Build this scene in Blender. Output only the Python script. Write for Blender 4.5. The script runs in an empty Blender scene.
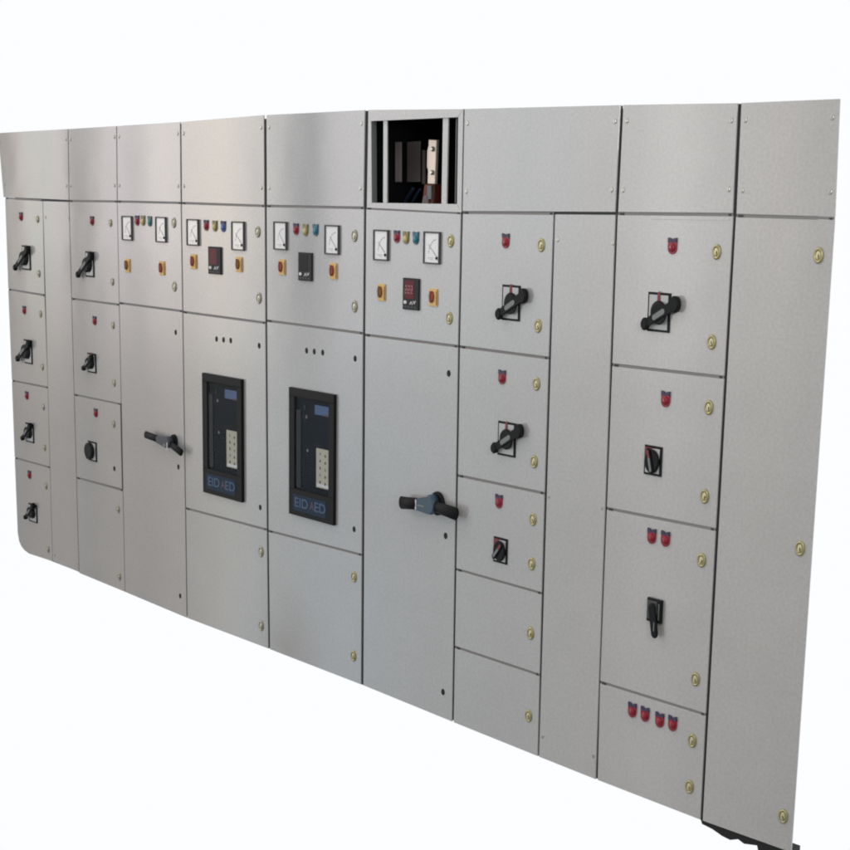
# Row of grey electrical switchgear cabinets, cut out on white. Units: metres.
# x runs along the fronts, z is up, the door fronts lie on y = 0 and the room is on the -y side.
import bpy, bmesh, math, random
from mathutils import Vector, Matrix
random.seed(7)
scene = bpy.context.scene
COL = scene.collection

CAM_LOC = (6.58865, -3.46509, 1.90949)
CAM_ROT = [[0.6986221, -0.1287063, 0.7038194], [0.7153135, 0.1037441, -0.6910598], [0.0159267, 0.9862413, 0.1645433]]
CAM_F = 58.4777
CABINETS = [{'label': 'leftmost narrow end cabinet with four black switch handles in one column',
  'hdr': [(-0.0845, 2.185), (0.6041, 2.19), (0.596, 1.8566), (-0.0497, 1.8625)],
  'doors': [{'kind': 'door',
             'poly': [(-0.0338, 1.8529), (0.3473, 1.8481), (0.3389, 1.3892), (-0.0328, 1.3963)],
             'locks': [(0.2943, 1.7582), (0.291, 1.49)]},
            {'kind': 'door',
             'poly': [(-0.0328, 1.3875), (0.3389, 1.3804), (0.3446, 0.9257), (-0.027, 0.9213)],
             'locks': [(0.2959, 1.2885), (0.299, 1.0212)]},
            {'kind': 'door',
             'poly': [(-0.027, 0.9125), (0.3446, 0.9169), (0.3413, 0.5148), (-0.0246, 0.511)],
             'locks': [(0.296, 0.8167), (0.2958, 0.6074)]},
            {'kind': 'door',
             'poly': [(-0.0246, 0.5022), (0.3413, 0.506), (0.3395, 0.0178), (0.097, 0.0101), (0.0496, 0.0181), (0.0131, 0.0355), (-0.0069, 0.0589),
                      (-0.0194, 0.1002)],
             'locks': [(0.2984, 0.408), (0.3005, 0.0744)]},
            {'kind': 'panel',
             'poly': [(0.3517, 1.8481), (0.5968, 1.8478), (0.5994, 0.0159), (0.3439, 0.0222)],
             'screws': [(0.3736, 1.7713), (0.5925, 1.7715), (0.3684, 0.0583), (0.5875, 0.0558)]}],
  'lamps': [((0.129, 1.7683), 'red'), ((0.1322, 1.2971), 'red'), ((0.131, 0.8571), 'red'), ((0.1318, 0.4412), 'red')],
  'tsw': [{'plate': (0.1715, 1.5633, 0.0809, 0.123), 'a': (0.0807, 1.5105), 'b': (0.2038, 1.6038)},
          {'plate': (0.1607, 1.0855, 0.0797, 0.1235), 'a': (0.0745, 1.0441), 'b': (0.1889, 1.1291)},
          {'plate': (0.1505, 0.6642, 0.0822, 0.0998), 'a': (0.0992, 0.6312), 'b': (0.1768, 0.7045)},
          {'plate': (0.1567, 0.2405, 0.0855, 0.0963), 'a': (0.1038, 0.2118), 'b': (0.1818, 0.2844)}],
  'x': (0.03, 0.603)},
 {'label': 'narrow cabinet, second from the left, with three black switches above a blank bottom door',
  'hdr': [(0.6101, 2.19), (1.0298, 2.1941), (1.0227, 1.8605), (0.602, 1.8566)],
  'doors': [{'kind': 'door',
             'poly': [(0.6012, 1.8478), (1.0235, 1.8517), (1.0231, 1.388), (0.6019, 1.3889)],
             'locks': [(0.9662, 1.7572), (0.9717, 1.4865)]},
            {'kind': 'door',
             'poly': [(0.6019, 1.3801), (1.0231, 1.3792), (1.0226, 0.9203), (0.6025, 0.9186)],
             'locks': [(0.9697, 1.2843), (0.9686, 1.0123)]},
            {'kind': 'door',
             'poly': [(0.6025, 0.9098), (1.0139, 0.9134), (1.0135, 0.51), (0.6031, 0.5037)],
             'locks': [(0.9556, 0.8151)],
             'plugs': [(0.9523, 0.5989)],
             'label': 'grey door standing slightly ajar beside a wide black gap'},
            {'kind': 'door',
             'poly': [(0.6031, 0.4949), (1.0222, 0.4993), (1.0218, 0.0064), (0.6038, 0.0115)],
             'locks': [(0.9801, 0.4052), (0.978, 0.0717)]}],
  'lamps': [((0.8068, 1.7638), 'red'), ((0.809, 1.2941), 'red'), ((0.7993, 0.8493), 'red')],
  'tsw': [{'plate': (0.7781, 1.5589, 0.0736, 0.1203), 'a': (0.6935, 1.5068), 'b': (0.8072, 1.5994)},
          {'plate': (0.7757, 1.0878, 0.0753, 0.0943), 'a': (0.7236, 1.0594), 'b': (0.7898, 1.1142)}],
  'ksw': [{'plate': (0.7605, 0.6552, 0.0763, 0.0966), 'ang': 60, 'dark': 1}],
  'x': (0.603, 1.028)},
 {'label': 'cabinet with two dial meters over a tall door with a tilted dark grey lever',
  'hdr': [(1.0358, 2.1941), (1.5337, 2.1991), (1.5311, 1.8615), (1.0287, 1.8605)],
  'doors': [{'kind': 'door',
             'poly': [(1.0279, 1.8517), (1.5324, 1.8527), (1.5332, 1.3941), (1.0275, 1.3963)],
             'locks': [(1.4805, 1.7712), (1.4782, 1.4941)]},
            {'kind': 'door',
             'poly': [(1.0275, 1.3875), (1.5332, 1.3853), (1.5357, -0.0017), (1.0262, 0.0064)],
             'plugs': [(1.481, 1.2929), (1.4876, 0.689), (1.4877, 0.091)]}],
  'meters': [(1.112, 1.7375, 0.0822, 0.1107), (1.3846, 1.7387, 0.0793, 0.1119)],
  'lamps': [((1.1919, 1.7741), 'red'), ((1.239, 1.7752), 'amber'), ((1.2934, 1.7735), 'green')],
  'sel': [((1.1023, 1.5702), 'brown'), ((1.3809, 1.5714), 'red')],
  'lever': {'a': (1.2721, 0.8104), 'c': (1.4486, 0.798), 'b': (1.553, 0.7654), 'blue': 0},
  'x': (1.028, 1.536)},
 {'label': 'breaker cabinet with a red faced digital meter, next to the tilted lever door',
  'hdr': [(1.5429, 2.1991), (2.115, 2.2115), (2.1164, 1.8587), (1.5403, 1.8615)],
  'doors': [{'kind': 'door',
             'poly': [(1.539, 1.8527), (2.1188, 1.8499), (2.1207, 1.3882), (1.5398, 1.3914)],
             'locks': [(2.0753, 1.7502), (2.0815, 1.4819)]},
            {'kind': 'door',
             'poly': [(1.5398, 1.3826), (2.1207, 1.3794), (2.1263, 0.5238), (1.5414, 0.5127)],
             'plugs': [(2.0802, 1.2867), (2.0834, 0.6075), (1.7849, 1.2895), (1.8349, 1.29), (1.8857, 1.2914)]},
            {'kind': 'door',
             'poly': [(1.5414, 0.5039), (2.1263, 0.515), (2.1336, 0.0039), (1.5423, -0.0017)],
             'locks': [(2.089, 0.4177), (2.0885, 0.0939)]}],
  'meters': [(1.6264, 1.734, 0.0856, 0.1129), (1.9472, 1.7291, 0.0847, 0.1185)],
  'lamps': [((1.72, 1.7672), 'red'), ((1.7822, 1.7659), 'amber'), ((1.8415, 1.7655), 'blue')],
  'sel': [((1.6228, 1.6114), 'red'), ((1.9463, 1.614), 'brown')],
  'dig': {'q': (1.7843, 1.6215, 0.0891, 0.1153), 'lit': 0.6},
  'acb': (1.8336, 0.8731, 0.2818, 0.5255),
  'x': (1.536, 2.13)},
 {'label': 'breaker cabinet with a dark blank digital meter, left of the open topped cabinet',
  'hdr': [(2.1324, 2.2115), (2.7177, 2.2122), (2.7142, 1.8615), (2.1338, 1.8587)],
  'doors': [{'kind': 'door',
             'poly': [(2.1314, 1.8499), (2.7167, 1.8527), (2.7167, 1.3944), (2.1333, 1.398)],
             'locks': [(2.6673, 1.753), (2.6703, 1.4882)]},
            {'kind': 'door',
             'poly': [(2.1333, 1.3892), (2.7167, 1.3856), (2.7208, 0.5346), (2.1389, 0.5212)],
             'plugs': [(2.6749, 1.2902), (2.6766, 0.6242), (2.3858, 1.2944), (2.4332, 1.2951), (2.4842, 1.2959)]},
            {'kind': 'door',
             'poly': [(2.1389, 0.5124), (2.7208, 0.5258), (2.7233, 0.0059), (2.1462, 0.0039)],
             'locks': [(2.6787, 0.4339), (2.6799, 0.1127)]}],
  'meters': [(2.2261, 1.7389, 0.0814, 0.1119), (2.5417, 1.7337, 0.0821, 0.1119)],
  'lamps': [((2.3212, 1.7684), 'red'), ((2.3791, 1.7666), 'amber'), ((2.4403, 1.7684), 'teal')],
  'sel': [((2.2293, 1.6164), 'red'), ((2.5434, 1.6169), 'red')],
  'dig': {'q': (2.3822, 1.6241, 0.0822, 0.1096), 'lit': 0},
  'acb': (2.429, 0.88, 0.2798, 0.5195),
  'x': (2.13, 2.728)},
 {'label': 'cabinet with an open black top compartment and a blue hubbed black lever',
  'hdr': None,
  'open': {'outer': [(2.7359, 2.2122), (3.2208, 2.2), (3.2212, 1.8502), (2.7324, 1.8584)],
           'hole': [(2.752, 2.1714), (3.1969, 2.1731), (3.1992, 1.8793), (2.7595, 1.877)],
           'posts': [[(2.8075, 2.1722), (2.8273, 2.1724), (2.8323, 1.8771), (2.8107, 1.8768)],
                     [(3.1132, 2.1735), (3.1401, 2.1738), (3.139, 1.8784), (3.1133, 1.878)]],
           'ins': [(2.952, 2.1063), (2.9936, 2.1045), (2.9882, 1.948), (2.9495, 1.9478)],
           'block': [(2.9118, 1.9479), (2.9665, 1.9482), (2.9606, 1.8691), (2.8978, 1.868)],
           'g1': [(2.7535, 2.1012), (2.7861, 2.1007), (2.7889, 1.9545), (2.7562, 1.9544)],
           'g2': [(2.7343, 2.1044), (2.8047, 2.107), (2.808, 1.956), (2.7372, 1.9557)],
           'g3': [(2.8162, 2.0739), (2.8322, 2.0737), (2.8351, 1.9488), (2.819, 1.9487)],
           'cables': [((2.6653, 1.8871), (2.7091, 1.9327), 0.012), ((2.7433, 1.8807), (2.786, 1.9296), 0.014),
                      ((2.787, 1.8814), (2.824, 1.9263), 0.012)],
           'foot': [(2.9178, 1.9045), (2.9438, 1.9084), (2.9447, 1.8724), (2.908, 1.8718)],
           'bolts': [(2.9769, 2.0721), (2.9769, 1.9888)]},
  'doors': [{'kind': 'door',
             'poly': [(2.7299, 1.8521), (3.2195, 1.8449), (3.2182, 1.3897), (2.73, 1.3899)],
             'locks': [(3.1744, 1.7513), (3.1747, 1.4814)]},
            {'kind': 'door',
             'poly': [(2.73, 1.3811), (3.2182, 1.3809), (3.2248, 0.0002), (2.7365, 0.0059)],
             'plugs': [(3.1754, 1.2852), (3.1751, 0.6928), (3.1769, 0.1013)]}],
  'meters': [(2.8185, 1.7235, 0.0796, 0.1128), (3.0848, 1.7239, 0.0817, 0.1141)],
  'lamps': [((2.8997, 1.7579), 'red'), ((2.9482, 1.7556), 'amber'), ((2.9992, 1.7558), 'teal')],
  'sel': [((2.817, 1.5522), 'brown'), ((3.0897, 1.551), 'red')],
  'dig': {'q': (2.9817, 1.5542, 0.0832, 0.114), 'lit': 1},
  'lever': {'a': (2.9701, 0.7853), 'c': (3.1226, 0.8023), 'b': (3.2546, 0.7907), 'blue': 1},
  'x': (2.728, 3.228)},
 {'label': 'wide cabinet right of the blue hubbed lever, with five stacked doors',
  'hdr': [(3.2268, 2.2), (3.8939, 2.1907), (3.8895, 1.8655), (3.2272, 1.855)],
  'doors': [{'kind': 'door',
             'poly': [(3.2289, 1.8462), (3.6391, 1.8515), (3.6368, 1.3881), (3.2276, 1.3897)],
             'locks': [(3.5919, 1.7521), (3.5879, 1.4863)]},
            {'kind': 'door',
             'poly': [(3.2276, 1.3809), (3.6368, 1.3793), (3.6368, 0.9312), (3.2308, 0.9287)],
             'locks': [(3.5884, 1.2925), (3.5879, 1.0282)]},
            {'kind': 'door',
             'poly': [(3.2308, 0.9199), (3.6368, 0.9224), (3.6381, 0.5843), (3.232, 0.5842)],
             'locks': [(3.5905, 0.8294), (3.591, 0.674)]},
            {'kind': 'door', 'poly': [(3.232, 0.5754), (3.6381, 0.5755), (3.6399, 0.2947), (3.2331, 0.2929)], 'locks': [(3.5949, 0.4286)]},
            {'kind': 'door', 'poly': [(3.2331, 0.2841), (3.6399, 0.2859), (3.6424, -0.0029), (3.2342, 0.0002)], 'locks': [(3.5969, 0.1313)]},
            {'kind': 'panel',
             'poly': [(3.6454, 1.8531), (3.8911, 1.8567), (3.8977, -0.004), (3.6487, -0.0029)],
             'screws': [(3.6604, 1.7732), (3.8859, 1.7697), (3.6554, 0.9218), (3.8812, 0.9209), (3.6631, 0.0768), (3.8861, 0.0756)]}],
  'lamps': [((3.4342, 1.7612), 'red'), ((3.4331, 1.2997), 'red'), ((3.4332, 0.8657), 'red')],
  'tsw': [{'plate': (3.4659, 1.5545, 0.0812, 0.1198), 'a': (3.4248, 1.5152), 'b': (3.53, 1.5826)},
          {'plate': (3.4623, 1.0881, 0.0815, 0.1186), 'a': (3.4192, 1.0534), 'b': (3.5274, 1.1255)}],
  'ksw': [{'plate': (3.4465, 0.6926, 0.0652, 0.0905), 'ang': 45, 'dark': 0}],
  'x': (3.228, 3.897)},
 {'label': 'cabinet second from the right, with four red lamps in a row on its bottom door',
  'hdr': [(3.9053, 2.1907), (4.3149, 2.1821), (4.3175, 1.8709), (3.9009, 1.8655)],
  'doors': [{'kind': 'door',
             'poly': [(3.8993, 1.8567), (4.3192, 1.8621), (4.3168, 1.3956), (3.9005, 1.3921)],
             'locks': [(4.2698, 1.7575), (4.2682, 1.4915)],
             'lip': [(4.0293, 1.8479), (4.3074, 1.8509)]},
            {'kind': 'door',
             'poly': [(3.9005, 1.3833), (4.3168, 1.3868), (4.3147, 0.9329), (3.9008, 0.9261)],
             'locks': [(4.2699, 1.2955), (4.2708, 1.024)]},
            {'kind': 'door',
             'poly': [(3.9008, 0.9173), (4.3147, 0.9241), (4.3134, 0.3468), (3.9008, 0.3407)],
             'locks': [(4.2716, 0.825), (4.2709, 0.446)]},
            {'kind': 'door',
             'poly': [(3.9008, 0.3319), (4.3134, 0.338), (4.3133, -0.0018), (3.9059, -0.004)],
             'locks': [(4.2705, 0.2457), (4.2687, 0.0933)]}],
  'lamps': [((4.1127, 1.7694), 'red'), ((4.113, 1.3031), 'red'), ((4.0837, 0.8657), 'red'), ((4.136, 0.8667), 'red'), ((4.0373, 0.2797), 'red'),
            ((4.0879, 0.2801), 'red'), ((4.1455, 0.2775), 'red'), ((4.195, 0.2807), 'red')],
  'tsw': [{'plate': (4.0739, 1.5663, 0.0832, 0.1204), 'a': (4.0338, 1.5284), 'b': (4.1406, 1.5954)}],
  'ksw': [{'plate': (4.0763, 1.1048, 0.0657, 0.0933), 'ang': 108, 'dark': 0}],
  'psw': [{'plate': (4.1107, 0.6302, 0.0546, 0.0757), 'tip': (4.122, 0.5514)}],
  'x': (3.897, 4.318)},
 {'label': 'rightmost end cabinet with one tall plain door and three brass locks',
  'hdr': [(4.3271, 2.1821), (4.6354, 2.1823), (4.643, 1.8672), (4.3297, 1.8686)],
  'doors': [{'kind': 'door',
             'poly': [(4.328, 1.8598), (4.643, 1.8584), (4.6334, 0.0078), (4.3221, -0.0018)],
             'locks': [(4.602, 1.7612), (4.6013, 0.9273), (4.6009, 0.1107)]}],
  'plinth': [(4.3097, -0.0029), (4.6287, 0.0081), (4.6294, -0.0265), (4.5231, -0.0471), (4.5142, -0.0165), (4.4692, -0.0274), (4.4474, -0.0206),
             (4.4195, -0.0331), (4.3904, -0.0304), (4.3533, -0.0206), (4.3161, -0.0172)],
  'x': (4.318, 4.6)}]


# ------------------------------------------------------------------ materials
def mat(name, col, rough=.5, metal=0.0, coat=0.0, coat_rough=.1, emit=None, estr=0, spec=.5):
    m = bpy.data.materials.new(name); m.use_nodes = True
    b = m.node_tree.nodes['Principled BSDF']
    b.inputs['Base Color'].default_value = (*col, 1)
    b.inputs['Roughness'].default_value = rough
    b.inputs['Metallic'].default_value = metal
    b.inputs['Coat Weight'].default_value = coat
    b.inputs['Coat Roughness'].default_value = coat_rough
    b.inputs['Specular IOR Level'].default_value = spec
    if emit: b.inputs['Emission Color'].default_value = (*emit, 1); b.inputs['Emission Strength'].default_value = estr
    return m

def paint(name, col, bump=.25, peel=170, mottle=.022):
    """powder-coated sheet steel: fine orange peel, faint handling marks, uneven gloss"""
    m = mat(name, col, .5, coat=1.0, coat_rough=.05, spec=.3)
    nt = m.node_tree; N = nt.nodes; L = nt.links; b = N['Principled BSDF']
    geo = N.new('ShaderNodeNewGeometry')
    n1 = N.new('ShaderNodeTexNoise'); n1.inputs['Scale'].default_value = peel; n1.inputs['Detail'].default_value = 2
    n2 = N.new('ShaderNodeTexNoise'); n2.inputs['Scale'].default_value = 3.1; n2.inputs['Detail'].default_value = 6; n2.inputs['Roughness'].default_value = .62
    n3 = N.new('ShaderNodeTexNoise'); n3.inputs['Scale'].default_value = 9; n3.inputs['Detail'].default_value = 5
    n4 = N.new('ShaderNodeTexNoise'); n4.inputs['Scale'].default_value = 2.2; n4.inputs['Detail'].default_value = 2
    for n in (n1, n2, n3, n4): L.new(geo.outputs['Position'], n.inputs['Vector'])
    bp = N.new('ShaderNodeBump'); bp.inputs['Strength'].default_value = bump; bp.inputs['Distance'].default_value = .00013
    L.new(n1.outputs['Fac'], bp.inputs['Height'])
    bp2 = N.new('ShaderNodeBump'); bp2.inputs['Strength'].default_value = .25; bp2.inputs['Distance'].default_value = .004   # sheet not quite flat
    L.new(n4.outputs['Fac'], bp2.inputs['Height']); L.new(bp2.outputs['Normal'], bp.inputs['Normal'])
    L.new(bp.outputs['Normal'], b.inputs['Normal']); L.new(bp.outputs['Normal'], b.inputs['Coat Normal'])
    mx = N.new('ShaderNodeMix'); mx.data_type = 'RGBA'
    mx.inputs[6].default_value = (*[c * (1 - mottle) for c in col], 1); mx.inputs[7].default_value = (*[min(1, c * (1 + mottle)) for c in col], 1)
    ad = N.new('ShaderNodeMath'); ad.operation = 'ADD'; L.new(n2.outputs['Fac'], ad.inputs[0]); L.new(n3.outputs['Fac'], ad.inputs[1])
    mr = N.new('ShaderNodeMapRange'); mr.inputs['From Min'].default_value = .75; mr.inputs['From Max'].default_value = 1.25
    L.new(ad.outputs[0], mr.inputs['Value']); L.new(mr.outputs[0], mx.inputs[0]); 
    n5 = N.new('ShaderNodeTexNoise'); n5.inputs['Scale'].default_value = 105; n5.inputs['Detail'].default_value = 3; L.new(geo.outputs['Position'], n5.inputs['Vector'])
    sp5 = N.new('ShaderNodeMapRange'); sp5.inputs['From Min'].default_value = .32; sp5.inputs['From Max'].default_value = .68; sp5.inputs['To Min'].default_value = .93; sp5.inputs['To Max'].default_value = 1.07
    L.new(n5.outputs['Fac'], sp5.inputs['Value'])
    vm = N.new('ShaderNodeVectorMath'); L.new(vm.outputs[0], b.inputs['Base Color']); vm.operation = 'SCALE'; L.new(mx.outputs[2], vm.inputs[0]); L.new(sp5.outputs[0], vm.inputs['Scale'])
    rr = N.new('ShaderNodeMapRange'); rr.inputs['From Min'].default_value = .3; rr.inputs['From Max'].default_value = .7
    rr.inputs['To Min'].default_value = .02; rr.inputs['To Max'].default_value = .05
    L.new(n2.outputs['Fac'], rr.inputs['Value']); L.new(rr.outputs[0], b.inputs['Coat Roughness'])
    return m

M = {
 'paint': paint('grey_powder_coat', (.47, .466, .458)),
 'frame': paint('frame_powder_coat', (.49, .48, .47), .15),
 'rail': mat('dull_grey_strip', (.24, .235, .23), .6),
 'gasket': mat('dark_rubber_gasket', (.05, .052, .055), .7),
 'inside': mat('dark_interior', (.008, .009, .011), .8, spec=.1),
 'steel': mat('zinc_screw', (.55, .54, .5), .35, 1),
 'brass': mat('yellow_passivated_zinc', (.46, .42, .23), .45, .85),
 'brass_pale': mat('worn_pale_lock_core', (.66, .61, .38), .5, .6),
 'nickel': mat('dull_nickel_lock', (.40, .38, .29), .42, .85),
 'nickel_pale': mat('pale_nickel_core', (.68, .66, .56), .45, .6),
 'brass_dark': mat('lock_socket', (.11, .095, .04), .5, .6),
 'black': mat('black_plastic', (.006, .007, .008), .5, spec=.22),
 'blackm': mat('matt_black', (.008, .008, .009), .7),
 'dgrey': mat('dark_grey_plastic', (.045, .047, .05), .42),
 'plate': mat('silver_legend_plate', (.46, .47, .47), .4, .15),
 'mark': mat('worn_grey_legend', (.20, .22, .215), .5),
 'redmark': mat('red_legend', (.20, .03, .04), .5),
 'white': mat('dial_white', (.78, .78, .78), .3, coat=.6, coat_rough=.05),
 'ink': mat('faded_black_ink', (.42, .42, .44), .5),
 'bezel': mat('meter_bezel', (.024, .024, .027), .5, spec=.25),
 'rim': mat('meter_rim', (.085, .085, .09), .4, spec=.3),
 'yellow': mat('yellow_switch_plate', (.80, .53, .17), .5),
 'rust': mat('red_brown_knob', (.30, .05, .018), .4),
 'brown': mat('brown_knob', (.24, .09, .015), .4),
 'legend': mat('lamp_legend_plate', (.05, .035, .085), .45),
 'body_red': mat('dark_red_lamp_body', (.30, .012, .03), .35),
 'body_amber': mat('olive_lamp_body', (.24, .21, .07), .35),
 'body_green': mat('green_lamp_body', (.05, .15, .14), .35),
 'body_teal': mat('teal_lamp_body', (.02, .13, .20), .35),
 'body_blue': mat('blue_lamp_body', (.08, .11, .30), .35),
 'lens_red': mat('red_lens', (.32, .03, .05), .25, coat=.6, coat_rough=.08),
 'lens_amber': mat('amber_lens', (.60, .50, .20), .25, coat=.6, coat_rough=.08),
 'lens_green': mat('green_lens', (.06, .24, .22), .25, coat=.6, coat_rough=.08),
 'lens_teal': mat('teal_lens', (.02, .20, .29), .25, coat=.6, coat_rough=.08),
 'lens_blue': mat('blue_lens', (.07, .14, .40), .25, coat=.6, coat_rough=.08),
 'disp_on': mat('red_display', (.10, .012, .018), .4, spec=.2, emit=(.5, .02, .03), estr=.04),
 'disp_half': mat('brownish_display', (.13, .025, .03), .4, spec=.2),
 'disp_off': mat('dark_display', (.014, .012, .014), .4, spec=.15),
 'slate': mat('slate_breaker_face', (.010, .014, .019), .6, spec=.1),
 'slate2': mat('slate_strip', (.025, .028, .032), .6, spec=.3),
 'navy': mat('navy_nameplate', (.014, .032, .062), .5, spec=.2),
 'bluemark': mat('dull_blue_lettering', (.045, .10, .19), .5),
 'pinkmark': mat('dull_pink_lettering', (.09, .05, .085), .5),
 'sticker': mat('blue_sticker', (.045, .105, .24), .45),
 'keypad': mat('beige_keypad', (.50, .47, .37), .5),
 'hub': mat('blue_grey_hub', (.045, .085, .125), .4),
 'hubg': mat('grey_hub', (.06, .065, .085), .45),
 'label': mat('white_label', (.7, .7, .7), .4),
 'bakelite': mat('red_brown_insulator', (.20, .045, .03), .45),
 'dim': mat('dim_grey_brown_bar', (.24, .20, .20), .6),
 'cable': mat('dull_blue_cable', (.02, .03, .06), .5),
 'busbar': mat('tinned_busbar', (.78, .66, .56), .4, .25),
}
def glass_pane():
    m = bpy.data.materials.new('window_pane'); m.use_nodes = True; nt = m.node_tree; nt.nodes.clear()
    o = nt.nodes.new('ShaderNodeOutputMaterial'); mx = nt.nodes.new('ShaderNodeMixShader'); t = nt.nodes.new('ShaderNodeBsdfTransparent')
    g = nt.nodes.new('ShaderNodeBsdfGlossy'); g.inputs['Roughness'].default_value = .1; mx.inputs[0].default_value = .004
    t.inputs['Color'].default_value = (.96, .97, .98, 1)
    nt.links.new(t.outputs[0], mx.inputs[1]); nt.links.new(g.outputs[0], mx.inputs[2]); nt.links.new(mx.outputs[0], o.inputs[0])
    return m
M['pane'] = glass_pane()

# ------------------------------------------------------------------ mesh builder
class MB:
    """collects shapes (x, z across the fronts, p = distance out from the door plane) into ONE mesh"""
    def __init__(s): s.bm = bmesh.new(); s.mats = []
    def mi(s, m):
        if m not in s.mats: s.mats.append(m)
        return s.mats.index(m)
    def loops(s, rings, m, cap0=True, cap1=True, smooth=False):
        R = [[s.bm.verts.new((x, -p, z)) for x, z, p in r] for r in rings]; k = s.mi(m); n = len(R[0])
        for a, b in zip(R, R[1:]):
            for i in range(n):
                f = s.bm.faces.new((a[i], a[(i + 1) % n], b[(i + 1) % n], b[i])); f.material_index = k; f.smooth = smooth
        if cap0: f = s.bm.faces.new(R[0]); f.material_index = k
        if cap1: f = s.bm.faces.new(R[-1]); f.material_index = k
        return s
    def prism(s, poly, p0, p1, m, bev=0.0):
        if bev:
            cx = sum(a for a, _ in poly) / len(poly); cz = sum(b for _, b in poly) / len(poly)
            w = max(a for a, _ in poly) - min(a for a, _ in poly); h = max(b for _, b in poly) - min(b for _, b in poly)
            ins = [(a + (cx - a) * 2 * bev / w, b + (cz - b) * 2 * bev / h) for a, b in poly]
            return s.loops([[(a, b, p0) for a, b in poly], [(a, b, p1 - bev) for a, b in poly], [(a, b, p1) for a, b in ins]], m)
        return s.loops([[(a, b, p0) for a, b in poly], [(a, b, p1) for a, b in poly]], m)
    def rect(s, cx, cz, w, h, p0, p1, m, bev=0.0):
        return s.prism([(cx - w/2, cz + h/2), (cx + w/2, cz + h/2), (cx + w/2, cz - h/2), (cx - w/2, cz - h/2)], p0, p1, m, bev)
    def ell(s, cx, cz, prof, m, n=28, cap0=True, cap1=True, smooth=True, top=None):
        """turned piece: prof = [(width, height, p), ...]; top = offset of the last ring"""
        rings = []
        for j, (w, h, p) in enumerate(prof):
            t = 0 if top is None else (p - prof[0][2]) / max(1e-6, prof[-1][2] - prof[0][2])
            ox, oz = (0, 0) if top is None else (top[0] * t, top[1] * t)
            rings.append([(cx + ox + w/2 * math.cos(2*math.pi*i/n), cz + oz + h/2 * math.sin(2*math.pi*i/n), p) for i in range(n)])
        return s.loops(rings, m, cap0, cap1, smooth)
    def bar(s, a, b, wa, wb, p0, p1, m, bev=.002, sx=.72, n=7):
        """rounded flat bar from a to b (x, z); widths measured before the sx squeeze"""
        ax, az = a[0] / sx, a[1]; bx, bz = b[0] / sx, b[1]
        d = math.atan2(bz - az, bx - ax); pts = []
        for i in range(n): t = d + math.pi/2 + math.pi * i/(n-1); pts.append(((ax + wa/2*math.cos(t)) * sx, az + wa/2*math.sin(t)))
        for i in range(n): t = d - math.pi/2 + math.pi * i/(n-1); pts.append(((bx + wb/2*math.cos(t)) * sx, bz + wb/2*math.sin(t)))
        return s.prism(pts, p0, p1, m, bev)
    def arc(s, cx, cz, r, a0, a1, w, p0, p1, m, sx=.8, n=10):
        pts = [(cx + sx*(r + w)*math.cos(math.radians(a0 + (a1-a0)*i/n)), cz + (r + w)*math.sin(math.radians(a0 + (a1-a0)*i/n))) for i in range(n+1)]
        pts += [(cx + sx*r*math.cos(math.radians(a1 + (a0-a1)*i/n)), cz + r*math.sin(math.radians(a1 + (a0-a1)*i/n))) for i in range(n+1)]
        return s.prism(pts, p0, p1, m)
    def build(s, name, parent=None, label=None, origin=None):
        bmesh.ops.recalc_face_normals(s.bm, faces=s.bm.faces)
        vs = [v.co for v in s.bm.verts]
        if origin is None:
            lo = [min(v[i] for v in vs) for i in range(3)]; hi = [max(v[i] for v in vs) for i in range(3)]
            origin = Vector([(a + b) / 2 for a, b in zip(lo, hi)])
        for v in s.bm.verts: v.co = v.co - origin
        me = bpy.data.meshes.new(name); s.bm.to_mesh(me); s.bm.free()
        for k in s.mats: me.materials.append(M[k])
        o = bpy.data.objects.new(name, me); COL.objects.link(o)
        place(o, Vector(origin), parent)
        if label: o['label'] = label
        return o
WORLD = {}
def place(o, w, parent):
    WORLD[o.name] = w
    o.parent = parent
    o.location = w - (WORLD[parent.name] if parent else Vector((0, 0, 0)))

def text(name, body, cx, cz, size, p, m, parent, sx=.8, label=None):
    cu = bpy.data.curves.new(name, 'FONT'); cu.body = body; cu.size = size; cu.align_x = 'CENTER'; cu.align_y = 'CENTER'; cu.extrude = .0006; cu.offset = .0006
    t = bpy.data.objects.new(name, cu); COL.objects.link(t)
    bpy.context.view_layer.update()
    me = bpy.data.meshes.new_from_object(t.evaluated_get(bpy.context.evaluated_depsgraph_get()))
    bpy.data.objects.remove(t); bpy.data.curves.remove(cu)
    me.transform(Matrix(((sx, 0, 0, 0), (0, 0, -1, 0), (0, 1, 0, 0), (0, 0, 0, 1))))
    me.materials.clear(); me.materials.append(M[m])
    o = bpy.data.objects.new(name, me); COL.objects.link(o); place(o, Vector((cx, -p, cz)), parent)
    if label: o['label'] = label
    return o

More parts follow.
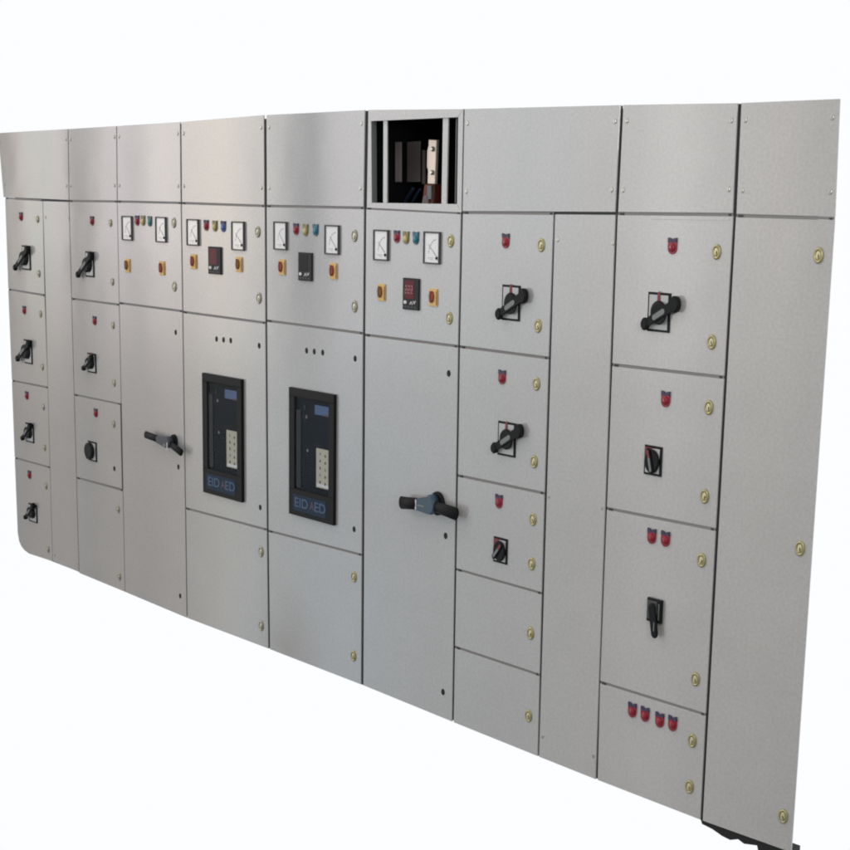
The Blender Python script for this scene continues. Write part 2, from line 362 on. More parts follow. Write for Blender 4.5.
# ------------------------------------------------------------------ fittings
def lock(x, z, door, kind=0):
    m = MB(); w, h = (.022, .036) if kind == 1 else (.030, .046)
    brass, pale = ('nickel', 'nickel_pale') if kind else ('brass', 'brass_pale')
    m.ell(x, z, [(w, h, 0), (w, h, .002), (w*.88, h*.88, .0048), (w*.70, h*.70, .005), (w*.60, h*.60, .003)], brass, 24, cap1=False)
    m.ell(x, z, [(w*.62, h*.62, .0030), (w*.40, h*.42, .0044)], pale, 20)
    a = random.uniform(-.6, .6)
    m.bar((x + .002 - .004*math.sin(a), z + .004*math.cos(a) - .004), (x + .002 + .004*math.sin(a), z - .004*math.cos(a) - .004), .006, .004, .0040, .0047, 'brass_dark', 0)
    return m.build('cam_lock', door)
def screw(x, z, parent):
    m = MB(); m.ell(x, z, [(.0115, .017, 0), (.0115, .017, .001), (.008, .012, .0028)], 'steel', 14)
    m.rect(x, z, .0018, .010, .0025, .0031, 'blackm'); return m.build('screw', parent)
def plug(x, z, door):
    m = MB(); m.ell(x, z, [(.0175, .024, 0), (.0175, .024, .0008), (.014, .020, .0016)], 'blackm', 16); return m.build('hole_plug', door)
def lamp(x, z, colr, cab, k=1.0):
    w, h = .031*k, .049*k; e = MB(); zc = z - h*.12
    # square-shouldered holder with a rounded foot, dark legend with a notch across the top
    u = [(x - w/2, z + h*.30), (x + w/2, z + h*.30)] + [(x + w/2*math.cos(math.radians(-t)), zc + h*.40*math.sin(math.radians(-t))) for t in range(0, 181, 15)]
    e.prism(u, 0, .005, 'body_' + colr, .0010)
    e.prism([(x-w/2, z+h*.50), (x-w*.20, z+h*.47), (x, z+h*.32), (x+w*.20, z+h*.47), (x+w/2, z+h*.50), (x+w/2, z+h*.22), (x-w/2, z+h*.22)], 0, .0058, 'legend' if colr in ('red', 'blue') else 'body_' + colr, .0006)
    o = e.build('indicator_lamp', cab, '%s indicator lamp' % colr)
    d = MB(); d.ell(x, z-h*.10, [(w*.78, h*.56, .0045), (w*.74, h*.54, .008), (w*.5, h*.36, .0105), (w*.15, h*.12, .0112)], 'body_' + colr if colr == 'red' else 'lens_' + colr, 24)
    d.build('lens', o)
    g = MB(); g.ell(x - w*.03, z-h*.08, [(w*.24, h*.20, .0106), (w*.18, h*.15, .0122)], 'lens_' + colr, 14); g.build('filament_window', o)
def meter(q, cab):
    cx, cz, w, h = q; m = MB(); b = .0056
    m.rect(cx, cz + h/2 - b/2, w, b, 0, .010, 'rim', .0012); m.rect(cx, cz - h/2 + b/2, w, b, 0, .010, 'rim', .0012)
    m.rect(cx - w/2 + b*.4, cz, b*.8, h - 2*b, 0, .0098, 'rim', .001); m.rect(cx + w/2 - b*.45, cz, b*.9, h - 2*b, 0, .0098, 'rim', .001)
    o = m.build('panel_meter', cab)
    f = MB(); f.rect(cx, cz, w - b*1.4, h - b*1.6, .0005, .005, 'white'); fo = f.build('dial_face', o)
    k = MB(); sx = w / h
    k.arc(cx + w*.28, cz - h*.22, h*.46, 92, 175, .0016, .0050, .0056, 'ink', sx)
    for i in range(6):
        t = math.radians(95 + 15*i); r = h*.46
        k.prism([(cx + w*.28 + sx*(r+dr)*math.cos(t+dt), cz - h*.22 + (r+dr)*math.sin(t+dt)) for dr, dt in ((0, -.02), (.006, -.02), (.006, .02), (0, .02))], .0050, .0057, 'ink')
    k.rect(cx - w*.08, cz - h*.31, w*.34, h*.018, .0050, .0056, 'ink'); k.rect(cx - w*.02, cz - h*.36, w*.2, h*.014, .0050, .0056, 'ink')
    k.build('scale_marks', o)
    n = MB(); n.bar((cx + w*.28, cz - h*.24), (cx - w*.06 - random.random()*w*.2, cz + h*.10), .0026, .0010, .0058, .0066, 'ink', 0)
    n.ell(cx + w*.31, cz - h*.31, [(.007, .011, .005), (.007, .011, .009)], 'blackm', 14)
    n.build('needle', o)
def selector(x, z, colr, cab):
    m = MB(); w, h = .040, .062; m.rect(x + .004, z - .002, w, h, 0, .005, 'yellow', .001)
    m.rect(x + .022, z - .004, .004, h*.8, .0045, .0056, 'brown')
    o = m.build('selector_switch', cab, '%s selector switch on a yellow plate' % ('brown' if colr == 'brown' else 'red'))
    k = MB(); c = 'brown' if colr == 'brown' else 'rust'
    k.ell(x - .001, z, [(.024, .043, .004), (.023, .041, .010), (.018, .034, .012)], c, 24)
    k.bar((x - .002, z + .017), (x - .002, z - .013), .009, .009, .011, .015, c, .0015)
    k.build('knob', o)
def plate_mesh(q):
    cx, cz, w, h = q; m = MB(); m.rect(cx, cz, w, h, 0, .004, 'black', .001)
    m.rect(cx - .001, cz, w - .013, h - .015, .0035, .0046, 'plate'); return m
def t_switch(d, cab):
    cx, cz, w, h = d['plate']; m = plate_mesh(d['plate']); o = m.build('rotary_switch', cab, 'black T handle switch on a square silver plate')
    r = MB(); r.bar((cx, cz + h*.47), (cx, cz + h*.2), .014, .018, .0045, .0060, 'redmark', .0004)
    r.build('position_tab', o)
    (ax, az), (bx, bz) = d['a'], d['b']; mx, mz = (ax + bx)/2, (az + bz)/2; s = min(1.0, h / .125) * (.80 if cx < 1.1 else 1.0)
    k = MB(); hw, hh = w*.74, h*.60
    off = ((mx - cx)*.8, (mz - cz)*.8)
    k.ell(cx, cz, [(hw, hh, .004), (hw, hh, .010), (hw*.92, hh*.94, .0165), (hw*.84, hh*.86, .018)], 'black', 28, top=off)
    k.bar((ax, az), (bx, bz), .026*s, .036*s, .012, .022, 'black', .003)
    k.ell(ax, az, [(.025*s, .040*s, .008), (.026*s, .042*s, .020), (.020*s, .032*s, .026)], 'black', 22)
    k.ell(bx, bz, [(.034*s, .052*s, .006), (.034*s, .054*s, .020), (.028*s, .044*s, .025)], 'black', 22)
    k.build('handle', o)
    g = MB(); L = .16
    g.bar((mx - (bx-ax)*L, mz - (bz-az)*L), (mx + (bx-ax)*L*.9, mz + (bz-az)*L*.9), .018*s, .018*s, .0219, .0230, 'mark', .0003); g.build('pointer_mark', o)
def k_switch(d, cab):
    cx, cz, w, h = d['plate']; m = plate_mesh(d['plate'])
    if not d['dark']: m.rect(cx - w*.26, cz + h*.22, w*.40, h*.44, .0046, .0056, 'redmark')
    o = m.build('rotary_switch', cab, 'small black knob switch with a pale pointer on a square plate')
    k = MB(); a = math.radians(d['ang']); ux, uz = math.cos(a)*w*.36, math.sin(a)*h*.36; ox = -w*.06
    if d['dark']: ox = -w*.22; k.ell(cx + ox, cz, [(w*1.02, h*.86, .004), (w*1.0, h*.84, .015), (w*.8, h*.7, .019)], 'black', 28)
    k.ell(cx + ox + w*.05, cz - h*.02, [(w*.82, h*.80, .004), (w*.82, h*.80, .009), (w*.74, h*.72, .013)], 'black', 28)
    k.bar((cx + ox - ux, cz - uz), (cx + ox + ux, cz + uz), .020, .018, .012, .018, 'black', .002)
    k.build('knob', o)
    if not d['dark']:
        g = MB(); g.bar((cx + ox - ux*.9, cz - uz*.9), (cx + ox + ux*.75, cz + uz*.75), .010, .010, .0179, .0188, 'mark', .0002); g.bar((cx + ox + ux*.45, cz + uz*.45), (cx + ox + ux*.9, cz + uz*.9), .011, .011, .0182, .0194, 'redmark', .0002); g.build('pointer_mark', o)
def p_switch(d, cab):
    cx, cz, w, h = d['plate']; m = MB(); m.rect(cx, cz, w, h, 0, .012, 'black', .002); m.rect(cx - w*.1, cz + h*.02, w*.7, h*.8, .011, .015, 'dgrey', .002)
    m.rect(cx + w*.36, cz, w*.05, h*.7, .012, .0128, 'mark')
    o = m.build('rotary_switch', cab, 'solid black switch block with its handle pointing straight down')
    tx, tz = d['tip']; k = MB(); k.bar((cx - .003, cz + h*.1), (tx, tz + .008), .036, .030, .013, .022, 'black', .003); k.build('handle', o)
    g = MB(); g.bar((tx - .001, tz + .045), (tx - .001, tz + .018), .004, .004, .0219, .0226, 'mark', .0001); g.build('pointer_mark', o)
def lever(d, cab):
    (ax, az), (cx, cz), (bx, bz) = d['a'], d['c'], d['b']; blue = d['blue']; hc = 'hub' if blue else 'hubg'
    q = 1.0 if blue else .72; m = MB(); m.ell(cx + .012, cz + .004, [(.070*q, .088*q, 0), (.070*q, .088*q, .008), (.06*q, .078*q, .012)], 'black', 32)
    o = m.build('operating_lever', cab, 'black lever with a %s hub' % ('blue grey' if blue else 'grey'))
    g = MB(); nx, nz = ax + (cx - ax)*.58, az + (cz - az)*.58
    def tube(a, b, ra, rb, p, c, sx=.7):
        dx, dz = b[0]-a[0], b[1]-a[1]; L = math.hypot(dx, dz); px, pz = -dz/L, dx/L; n = 20; rings = []
        for t, q in ((0, .75), (.02, 1), (.5, 1), (.98, 1), (1, .8)):
            r = (ra + (rb-ra)*t)*q; rings.append([(a[0]+dx*t + px*r*math.cos(2*math.pi*i/n), a[1]+dz*t + pz*r*math.cos(2*math.pi*i/n), p + r*.55*math.sin(2*math.pi*i/n)) for i in range(n)])
        g.loops(rings, c, smooth=True)
    tube((ax, az), (nx, nz), .024*q, .022*q, .030, 'black'); g.build('grip', o); g = MB(); tube((cx, cz), (bx, bz), .021*q, .024*q, .026, 'black'); g.build('arm', o)
    h = MB(); h.ell(cx + (.004 if blue else .006), cz + .002, [(.050*q, .074*q, .010), (.050*q, .074*q, .034), (.042*q, .062*q, .042)], hc, 32)
    h.loops([[(nx - .002, nz + .019, q) for q in ()] or [(nx-.003, nz+.020*q, .014), (nx-.003, nz+.020*q, .040), (nx-.003, nz-.021*q, .040), (nx-.003, nz-.021*q, .014)],
             [(cx, cz+.033*q, .014), (cx, cz+.033*q, .040), (cx, cz-.033*q, .040), (cx, cz-.033*q, .014)]], hc)
    h.build('hub', o)
    t = MB()
    if blue: t.rect(nx + .000, nz - .001, .0055, .036, .0402, .0412, 'label'); t.build('hub_marks', o); t = MB(); t.rect(nx + .026, nz - .001, .036, .006, .0402, .0412, 'mark')
    else: t.rect(cx - .008, cz - .012, .020, .009, .0420, .0430, 'mark'); t.build('hub_marks', o); t = MB(); t.rect(cx + .014, cz - .014, .005, .034, .0420, .0430, 'label')
    t.build('hub_marks', o)
def digital(d, cab):
    cx, cz, w, h = d['q']; m = MB(); m.rect(cx, cz, w, h, 0, .008, 'bezel', .0015)
    for i in range(4): m.rect(cx - w*.3 + i*w*.2, cz - h*.41, w*.11, h*.05, .0079, .0088, 'dgrey')
    o = m.build('digital_meter', cab)
    s = MB(); s.rect(cx - w*.09, cz + h*.14, w*.60, h*.58, .0079, .0086, 'disp_on' if d['lit'] == 1 else 'disp_half' if d['lit'] else 'disp_off'); 
    if d['lit'] == 1:
        for i in range(3):
            for dx, dz, ww, hh in ((0, .11, .10, .012), (0, 0, .10, .012), (0, -.11, .10, .012), (.05, .055, .02, .09), (-.05, -.055, .02, .09)):
                s.rect(cx - w*.28 + i*w*.18 + dx*w, cz + h*.14 + dz*h, ww*w, hh*h*2, .0086, .0089, 'lens_red')
    s.build('display', o)
    t = MB(); t.ell(cx - w*.33, cz - h*.265, [(w*.20, h*.115, .0079), (w*.20, h*.115, .0087)], 'label', 16)
    t.bar((cx - w*.02, cz - h*.32), (cx + w*.06, cz - h*.22), .004, .004, .0079, .0086, 'label', 0); t.bar((cx + w*.06, cz - h*.22), (cx + w*.12, cz - h*.32), .004, .004, .0079, .0086, 'label', 0)
    t.bar((cx + w*.19, cz - h*.22), (cx + w*.24, cz - h*.31), .004, .004, .0079, .0086, 'label', 0); t.bar((cx + w*.24, cz - h*.31), (cx + w*.32, cz - h*.21), .004, .004, .0079, .0086, 'label', 0)
    t.build('printed_marks', o)
def breaker(q, cab):
    cx, cz, w, h = q; m = MB(); b = .034; lb = h*.21
    m.rect(cx, cz + h/2 - b/2, w, b, 0, .014, 'black', .002); m.rect(cx, cz - h/2 + lb/2, w, lb, 0, .014, 'black', .002)
    m.rect(cx - w/2 + b*.55, cz + (lb-b)/2, b*1.1, h - b - lb, 0, .0138, 'black', .002); m.rect(cx + w/2 - b*.5, cz + (lb-b)/2, b, h - b - lb, 0, .0138, 'black', .002)
    o = m.build('breaker_window', cab, 'tall black framed breaker window')
    iz, ih = cz + (lb-b)/2, h - b - lb; ix, iw = cx + .002, w - 2.1*b
    f = MB(); f.rect(ix, iz, iw, ih, .0006, .003, 'slate'); f.rect(ix - iw*.42, iz - ih*.06, iw*.14, ih*.84, .0028, .007, 'slate2', .001)
    f.ell(ix - iw*.25, iz + ih*.40, [(.016, .024, .003), (.012, .02, .005)], 'slate2', 16); f.ell(ix - iw*.2, iz + ih*.30, [(.010, .016, .003), (.008, .012, .005)], 'mark', 14)
    f.bar((ix - iw*.28, iz + ih*.32), (ix - iw*.20, iz + ih*.18), .004, .003, .003, .0045, 'slate2', 0); f.ell(ix - iw*.17, iz - ih*.06, [(.010, .014, .003), (.008, .012, .004)], 'mark', 14)
    f.rect(ix + iw*.1, iz + ih*.02, iw*.3, ih*.006, .0029, .0036, 'slate2'); f.build('breaker_face', o)
    s = MB(); s.rect(ix + iw*.27, iz + ih*.395, iw*.44, ih*.10, .0030, .0042, 'sticker'); s.rect(ix + iw*.40, iz + ih*.352, iw*.16, ih*.022, .0041, .0048, 'pinkmark')
    s.rect(ix + iw*.2, iz + ih*.41, iw*.24, ih*.012, .0041, .0046, 'bluemark'); s.build('sticker', o)
    k = MB(); k.rect(ix + iw*.31, iz - ih*.22, iw*.40, ih*.42, .0030, .008, 'keypad', .002)
    for r in range(5):
        for c in range(2):
            k.ell(ix + iw*(.235 + .15*c), iz - ih*(.065 + .075*r + .012*c), [(.0075, .0135, .0078), (.006, .011, .0092)], 'dgrey' if (r + c) % 3 else 'mark', 12)
    k.rect(ix + iw*.31, iz - ih*.40, iw*.34, ih*.03, .0079, .0087, 'label'); k.build('keypad', o)
    n = MB(); nz = cz - h/2 + lb*.50; n.rect(cx - w*.03, nz, w*.74, lb*.62, .0138, .0150, 'navy', .0003); no = n.build('nameplate', o)
    text('lettering', 'EID', cx - w*.205, nz, lb*.50, .0152, 'bluemark', no, 1.08); text('lettering', 'A', cx + w*.035, nz, lb*.44, .0152, 'pinkmark', no, .86); text('lettering', 'ED', cx + w*.21, nz, lb*.50, .0152, 'bluemark', no, 1.08)
    p = MB(); p.rect(ix, iz, iw, ih, .0105, .0115, 'pane'); p.build('glass_pane', o)

# ------------------------------------------------------------------ cabinets
def sheet(poly, name, parent, label=None, t=.005, m='paint'):
    j = random.uniform(-.0005, .0005)
    b = MB(); b.prism(poly, -t, j, m, .0011); return b.build(name, parent, label)
for i, c in enumerate(CABINETS):
    x0, x1 = c['x']; cx = (x0 + x1)/2
    root = bpy.data.objects.new('switchgear_cabinet', None); COL.objects.link(root); root.empty_display_size = .1
    place(root, Vector((cx, 0, 0)), None)
    root['label'] = c['label']; root['category'] = 'electrical cabinet'; root['group'] = 'grey cabinets bolted together in the switchboard row'
    last = i == len(CABINETS) - 1
    depth = .07 if last else .34
    ztop = 2.172; z0 = .012
    xa, xb = x0 + .0005, x1 - .0005
    if i == 0: xa = .072
    if last: xb = x1 - .085
    if c.get('open'):
        o_ = c['open']; out = o_['outer']; hole = o_['hole']; zs = out[3][1] - .004
        b = MB(); b.rect(cx, (z0 + zs)/2, xb - xa, zs - z0, -depth, -.010, 'frame'); b.build('carcass', root)
        b = MB()   # compartment walls round the open top
        b.rect(cx, (zs + 2.195)/2, xb - xa, 2.195 - zs, -depth, -depth + .004, 'inside')
        b.rect(xa + .003, (zs + 2.195)/2, .005, 2.195 - zs, -depth + .004, -.006, 'inside'); b.rect(xb - .003, (zs + 2.195)/2, .005, 2.195 - zs, -depth + .004, -.006, 'inside')
        b.rect(cx, 2.197, xb - xa, .004, -depth, -.006, 'inside'); b.rect(cx, zs + .0025, xb - xa - .012, .004, -depth + .005, -.006, 'inside')
        b.build('compartment', root)
        b = MB(); (tl, tr, br, bl), (a, e, f, g) = out, hole
        b.prism([tl, tr, e, a], -.012, .000, 'frame', .0008); b.prism([bl, g, f, br], -.012, .000, 'frame', .0008)
        b.prism([tl, (a[0], a[1]), (g[0], g[1]), bl], -.012, -.0006, 'frame', .0008); b.prism([(e[0], e[1]), tr, br, (f[0], f[1])], -.012, -.0006, 'frame', .0008)
        fr = b.build('window_frame', root)
        b = MB(); b.prism([(a[0]-.001, a[1]), (a[0]+.001, a[1]), (g[0]+.001, g[1]), (g[0]-.001, g[1])], -.026, -.001, 'mark'); b.build('flange', fr)
        b = MB(); b.prism([(e[0]-.022, e[1]-.002), (e[0]-.019, e[1]-.002), (f[0]-.019, f[1]+.002), (f[0]-.022, f[1]+.002)], -.04, -.013, 'rail'); b.build('flange', fr)
        for pp in o_['posts']: b = MB(); b.prism(pp, -.016, -.010, 'frame', .0008); b.build('post', root)
        b = MB(); q = o_['ins']; (q0, q1, q2, q3) = q
        b.prism([q0, q1, q2, q3], -.112, -.10, 'busbar', .002); b.prism([(q0[0]-.008, q0[1]-.04), (q0[0], q0[1]-.02), (q3[0], q3[1]+.05), (q3[0]-.006, q3[1]+.06)], -.112, -.102, 'busbar', .001)
        bb = b.build('busbar', root)
        for u, v in o_['bolts']: b = MB(); b.ell(u, v, [(.013, .018, -.101), (.013, .018, -.094), (.006, .008, -.090)], 'steel', 12); b.build('bolt', bb)
        b = MB(); b.prism(o_['block'], -.16, -.12, 'bakelite', .004); (k0, k1, k2, k3) = o_['block']
        b.rect((k0[0]+k1[0])/2 + .01, k0[1] - .03, .022, .05, -.121, -.11, 'mark', .001); b.build('insulator', root)
        for kk in ('g1', 'g2', 'g3'): b = MB(); dd = -.12 if kk == 'g1' else -.20; b.prism(o_[kk], dd - .005, dd, 'dim', .001); b.build('rear_busbar', root)
        for (u0, v0), (u1, v1), wd in o_['cables']: b = MB(); b.bar((u0, v0), (u1, v1), wd, wd, -.19, -.18, 'cable', .003); b.build('cable', root)
        b = MB(); b.prism(o_['foot'], -.15, -.11, 'dim', .003); b.build('terminal_block', root)
    else:
        b = MB(); b.rect((xa + xb)/2, (z0 + ztop)/2, xb - xa, ztop - z0, -depth, -.010, 'frame'); b.build('carcass', root)
    # dark gasket behind the door gaps
    gz = .018 if i < 2 else .004
    b = MB(); zt = (min(c['hdr'][0][1], c['hdr'][1][1]) if c['hdr'] else 2.202) - .0015
    ga = xa if i else .060
    gb = x1 - .012 if last else xb
    if c.get('open'):
        zo = c['open']['outer'][3][1] + .002
        b.prism([(ga, zt), (ga + .018, zt), (ga + .018, zo), (gb - .006, zo), (gb - .006, zt), (gb, zt), (gb, gz), (ga, gz)], -.0098, -.0066, 'gasket')
    else: b.rect((ga + gb)/2, (gz + zt)/2, gb - ga, zt - gz, -.0098, -.0066, 'gasket')
    b.build('gasket', root)
    if not last or True:
        b = MB()
        if c.get('plinth'): b.prism(c['plinth'], -.06, -.008, 'blackm')
        else: b.rect(cx + (.05 if i == 0 else 0), .016 if i < 2 else .008 if i < 6 else .003, x1 - x0 - .002 - (.2 if i == 0 else 0), .010 if i < 6 else .018, -.10, -.012, 'blackm')
        b.build('base_channel', root)
    if c['hdr']:
        h = sheet(c['hdr'], 'cover_plate', root)
        tl, tr, br, bl = c['hdr']; ins = .017
        for px, pz in ((tl[0]+ins, tl[1]-.048), (tr[0]-ins, tr[1]-.048), (bl[0]+ins, bl[1]+.068), (br[0]-ins, br[1]+.068)): screw(px, pz, h)
    for d in c['doors']:
        door = sheet(d['poly'], 'door' if d['kind'] == 'door' else 'cover_strip', root, d.get('label'))
        for x, z in d.get('locks', ()): lock(x, z, door, 1 if i < 2 else 2 if (i < 4 or (i == 4 and z > 1)) else 0)
        for x, z in d.get('plugs', ()): plug(x, z, door)
        for x, z in d.get('screws', ()): screw(x, z, door)
        if d.get('lip'):
            (ax, az), (bx, bz) = d['lip']; b = MB(); b.prism([(ax, az+.003), (bx, bz+.003), (bx, bz-.001), (ax, az-.001)], .0002, .0012, 'frame', .0003); b.build('drip_lip', door)
        if d['kind'] == 'door':      # strip and hinge in the gap above the door
            tl, tr = d['poly'][0], d['poly'][1]
            b = MB(); b.prism([(tl[0]+.002, tl[1]+.0085), (tr[0]-.002, tr[1]+.0085), (tr[0]-.002, tr[1]+.0004), (tl[0]+.002, tl[1]+.0004)], -.0065, -.0022, 'rail'); b.build('divider_rail', root)
            b = MB(); b.rect(tl[0] + .016, tl[1] + .0036, .016, .0062, -.0065, .0006, 'gasket', .0004); b.build('hinge', root); b = MB(); b.rect(tr[0] - .012, tr[1] + .0036, .008, .0058, -.0065, .0004, 'gasket', .0004); b.build('latch', root)
    for (x, z), colr in c.get('lamps', ()): lamp(x, z, colr, root,   .86 if i < 2 else .92 if i < 6 else 1.0)
    for q in c.get('meters', ()): meter(q, root)
    for (x, z), colr in c.get('sel', ()): selector(x, z, colr, root)
    for d in c.get('tsw', ()): t_switch(d, root)
    for d in c.get('ksw', ()): k_switch(d, root)
    for d in c.get('psw', ()): p_switch(d, root)
    if c.get('lever'): lever(c['lever'], root)
    if c.get('dig'): digital(c['dig'], root)
    if c.get('acb'): breaker(c['acb'], root)

# ------------------------------------------------------------------ surroundings: plain white behind, tones in front shaped for reflections in the doors
w = bpy.data.worlds.new('World'); scene.world = w; w.use_nodes = True
nt = w.node_tree; N = nt.nodes; L = nt.links; N.clear()
def node(t, **k):
    n = N.new(t)
    for a, v in k.items(): setattr(n, a, v)
    return n
def math_(op, a, b=None, clamp=False):
    n = node('ShaderNodeMath', operation=op, use_clamp=clamp)
    for i, v in enumerate((a, b)):
        if v is None: continue
        if isinstance(v, (int, float)): n.inputs[i].default_value = v
        else: L.new(v, n.inputs[i])
    return n.outputs[0]
tc = node('ShaderNodeTexCoord'); sp = node('ShaderNodeSeparateXYZ'); L.new(tc.outputs['Generated'], sp.inputs[0])
X, Y, Z = sp.outputs
az = math_('MULTIPLY', math_('ARCTAN2', math_('MULTIPLY', X, -1), math_('MULTIPLY', Y, -1)), 180/math.pi)   # degrees left of straight out from the doors
el = math_('MULTIPLY', math_('ARCSINE', Z), 180/math.pi)
wall = node('ShaderNodeValToRGB'); r = wall.color_ramp; r.interpolation = 'EASE'
#           azimuth  unseen surroundings: bright and dark bands shaped for the doors' reflections
stops = [(-90, (0.7, 0.7, 0.7)), (20, (0.7, 0.7, 0.7)), (27.5, (0.3, 0.3, 0.3)), (29.5, (0.6, 0.6, 0.58)), (31.5, (2.15, 1.95, 1.79)), (33.5, (2.61, 2.58, 2.56)), (35.6, (4.46, 4.43, 4.39)), (38, (2.92, 2.92, 2.93)), (41, (2.79, 3.03, 3.26)), (44.5, (3.21, 3.38, 3.58)), (47.5, (3.21, 3.3, 3.5)), (49.2, (3.49, 3.38, 3.66)), (52.0, (3.6, 3.45, 3.38)), (54.1, (5.55, 4.88, 4.22)), (55.5, (4.35, 3.9, 3.68)), (56.2, (5.1, 4.59, 4.46)), (57.1, (3.45, 3.15, 3.22)), (58.5, (3.15, 2.85, 2.92)), (59.0, (2.55, 2.33, 2.25)), (60.7, (2.85, 2.55, 2.62)), (61.2, (3.15, 3.07, 2.92)), (61.8, (2.2, 1.9, 1.7)), (62.8, (1.6, 1.3, 1.1)), (66, (0.5, 0.38, 0.32)), (90, (0.5, 0.47, 0.45))]
while len(r.elements) > 1: r.elements.remove(r.elements[-1])
for k, (a, colr) in enumerate(stops):
    e = r.elements[0] if k == 0 else r.elements.new((a + 90)/180)
    e.position = (a + 90)/180; e.color = (*colr, 1)
L.new(math_('DIVIDE', math_('ADD', az, 90), 180), wall.inputs[0])
flr = node('ShaderNodeValToRGB'); r = flr.color_ramp; r.interpolation = 'EASE'
for k, (a, v) in enumerate([(-90, .22), (-30, .14), (-22, .26), (-14, .30), (-9, .46), (-4, .80), (-1, .97), (3, 1.0), (8, .8), (20, .5), (90, .65)]):
    e = r.elements[0] if k == 0 else (r.elements[1] if k == 1 else r.elements.new((a + 90)/180))
    e.position = (a + 90)/180; e.color = (v, v*.995, v*.985, 1)
L.new(math_('DIVIDE', math_('ADD', el, 90), 180), flr.inputs[0])
mul = node('ShaderNodeMix', data_type='RGBA', blend_type='MULTIPLY'); mul.inputs[0].default_value = 1
L.new(wall.outputs[0], mul.inputs[6]); L.new(flr.outputs[0], mul.inputs[7])
def gauss(v, c, wd):
    return math_('POWER', math.e, math_('MULTIPLY', math_('POWER', math_('DIVIDE', math_('SUBTRACT', v, c), wd), 2), -1))
band = node('ShaderNodeMix', data_type='RGBA', blend_type='MULTIPLY'); band.inputs[7].default_value = (.02, .06, .11, 1)          # dark band added for its reflection in the upper fronts
L.new(math_('MULTIPLY', gauss(az, 50.55, .95), math_('MULTIPLY', math_('ADD', el, 11), .12, clamp=True), clamp=True), band.inputs[0]); L.new(mul.outputs[2], band.inputs[6])
prev = band.outputs[2]
for c_, w_, col_ in ((59.5, .42, (.04, .02, .01)), (62.7, .75, (.10, .06, .04)), (61.0, .16, (.6, .75, .6)), (57.4, .25, (.7, .7, .7))):       # narrow darker bands added for reflections on the left columns
    bn = node('ShaderNodeMix', data_type='RGBA', blend_type='MULTIPLY'); bn.inputs[7].default_value = (*col_, 1)
    L.new(gauss(az, c_, w_), bn.inputs[0]); L.new(prev, bn.inputs[6]); prev = bn.outputs[2]
bn = node('ShaderNodeMix', data_type='RGBA', blend_type='MULTIPLY'); bn.inputs[7].default_value = (1.35, 1.4, 1.45, 1)                     # brightening added low down so the dark blob stands out
L.new(math_('MULTIPLY', gauss(az, 50.0, 3.5), math_('MULTIPLY', math_('SUBTRACT', -13, el), .25, clamp=True), clamp=True), bn.inputs[0]); L.new(prev, bn.inputs[6]); prev = bn.outputs[2]
blob = math_('MULTIPLY', gauss(az, 51.2, 1.1), gauss(el, -19.3, 2.9))            # dark blob added to reflect as a smudge low on one door
dk = node('ShaderNodeMix', data_type='RGBA'); L.new(math_('MULTIPLY', blob, .93), dk.inputs[0]); L.new(prev, dk.inputs[6]); dk.inputs[7].default_value = (.02, .02, .02, 1)
tint = node('ShaderNodeMix', data_type='RGBA', blend_type='MULTIPLY'); tint.inputs[7].default_value = (.72, .98, 1.12, 1)   # cool tint added low down for the reflections mid-way along
L.new(math_('MULTIPLY', gauss(az, 49, 6.5), math_('MULTIPLY', math_('SUBTRACT', -3, el), .12, clamp=True), clamp=True), tint.inputs[0]); L.new(dk.outputs[2], tint.inputs[6])
fac = node('ShaderNodeMapRange'); fac.inputs['From Min'].default_value = -.16; fac.inputs['From Max'].default_value = -.06; L.new(Y, fac.inputs['Value'])
mix = node('ShaderNodeMix', data_type='RGBA'); L.new(fac.outputs[0], mix.inputs[0]); tint2 = node('ShaderNodeMix', data_type='RGBA', blend_type='MULTIPLY'); tint2.inputs[7].default_value = (.34, .24, .18, 1)   # brown darkening added low on the far left for reflections there
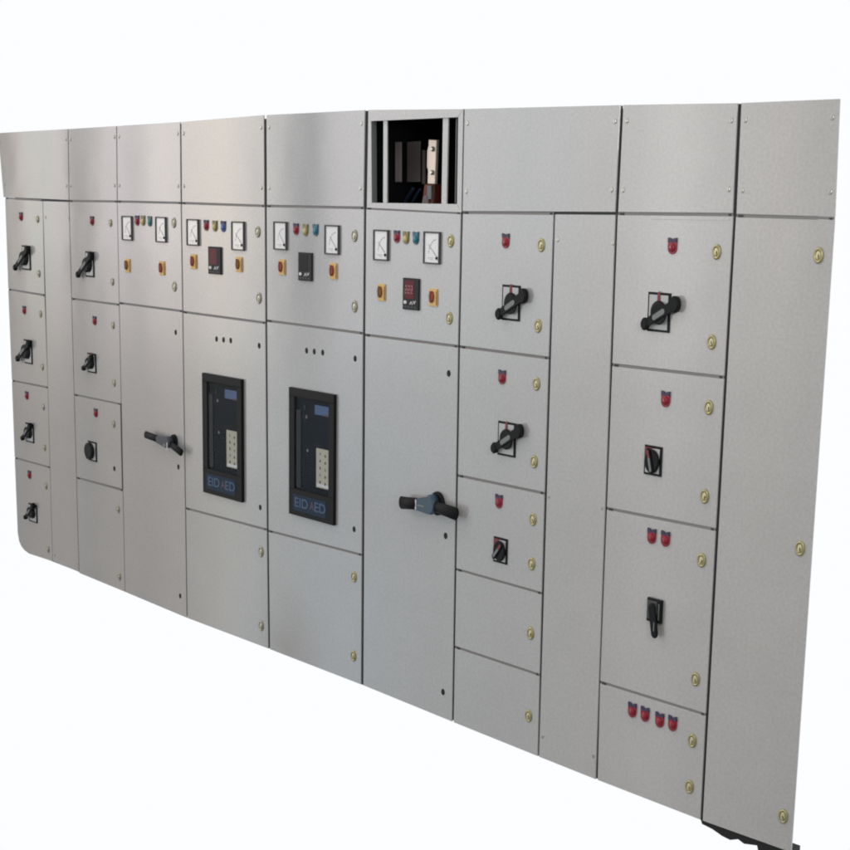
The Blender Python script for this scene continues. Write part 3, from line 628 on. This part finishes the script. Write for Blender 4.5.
L.new(math_('MULTIPLY', math_('MULTIPLY', math_('SUBTRACT', az, 53.2), .3, clamp=True), math_('MULTIPLY', math_('SUBTRACT', -2, el), .13, clamp=True), clamp=True), tint2.inputs[0]); L.new(tint.outputs[2], tint2.inputs[6])
L.new(tint2.outputs[2], mix.inputs[6]); mix.inputs[7].default_value = (.975, .988, 1.0, 1)
bg = node('ShaderNodeBackground'); bg.inputs['Strength'].default_value = 1.0; L.new(mix.outputs[2], bg.inputs[0])
wo = node('ShaderNodeOutputWorld'); L.new(bg.outputs[0], wo.inputs[0])

def area(name, loc, target, sx, sy, power, col):
    d = bpy.data.lights.new(name, 'AREA'); d.shape = 'RECTANGLE'; d.size = sx; d.size_y = sy; d.energy = power; d.color = col
    o = bpy.data.objects.new(name, d); COL.objects.link(o); o.location = loc
    o.rotation_euler = (Vector(target) - Vector(loc)).to_track_quat('-Z', 'Y').to_euler(); return o
area('top_fill', (2.3, -1.0, 3.2), (2.3, 0, 1.6), 4.6, .4, 9, (1, .98, .95))  # unseen light added so the fronts fade from bright top to darker foot
area('workshop_lamp', (-1.2, -3.2, 3.4), (3.2, 0, 1.4), .7, .7, 10, (1, .98, .95))

area('right_fill', (6.2, -1.7, 2.3), (4.4, 0, .7), .8, .5, 18, (1, .985, .955))  # unseen fill added to brighten the right-hand columns

# ------------------------------------------------------------------ camera
cd = bpy.data.cameras.new('camera'); cam = bpy.data.objects.new('camera', cd); COL.objects.link(cam)
cd.sensor_width = 36; cd.sensor_height = 36; cd.sensor_fit = 'HORIZONTAL'; cd.lens = CAM_F; cd.clip_start = .05; cd.clip_end = 200
mm = Matrix(CAM_ROT).to_4x4(); mm.translation = Vector(CAM_LOC); cam.matrix_world = mm
scene.camera = cam
scene.view_settings.view_transform = 'Standard'; scene.view_settings.look = 'None'; scene.view_settings.exposure = 0; scene.view_settings.gamma = 1
scene.render.engine = 'CYCLES'
scene.render.film_transparent = False
scene.cycles.filter_width = 2.0
scene.render.resolution_x = 1024; scene.render.resolution_y = 1024
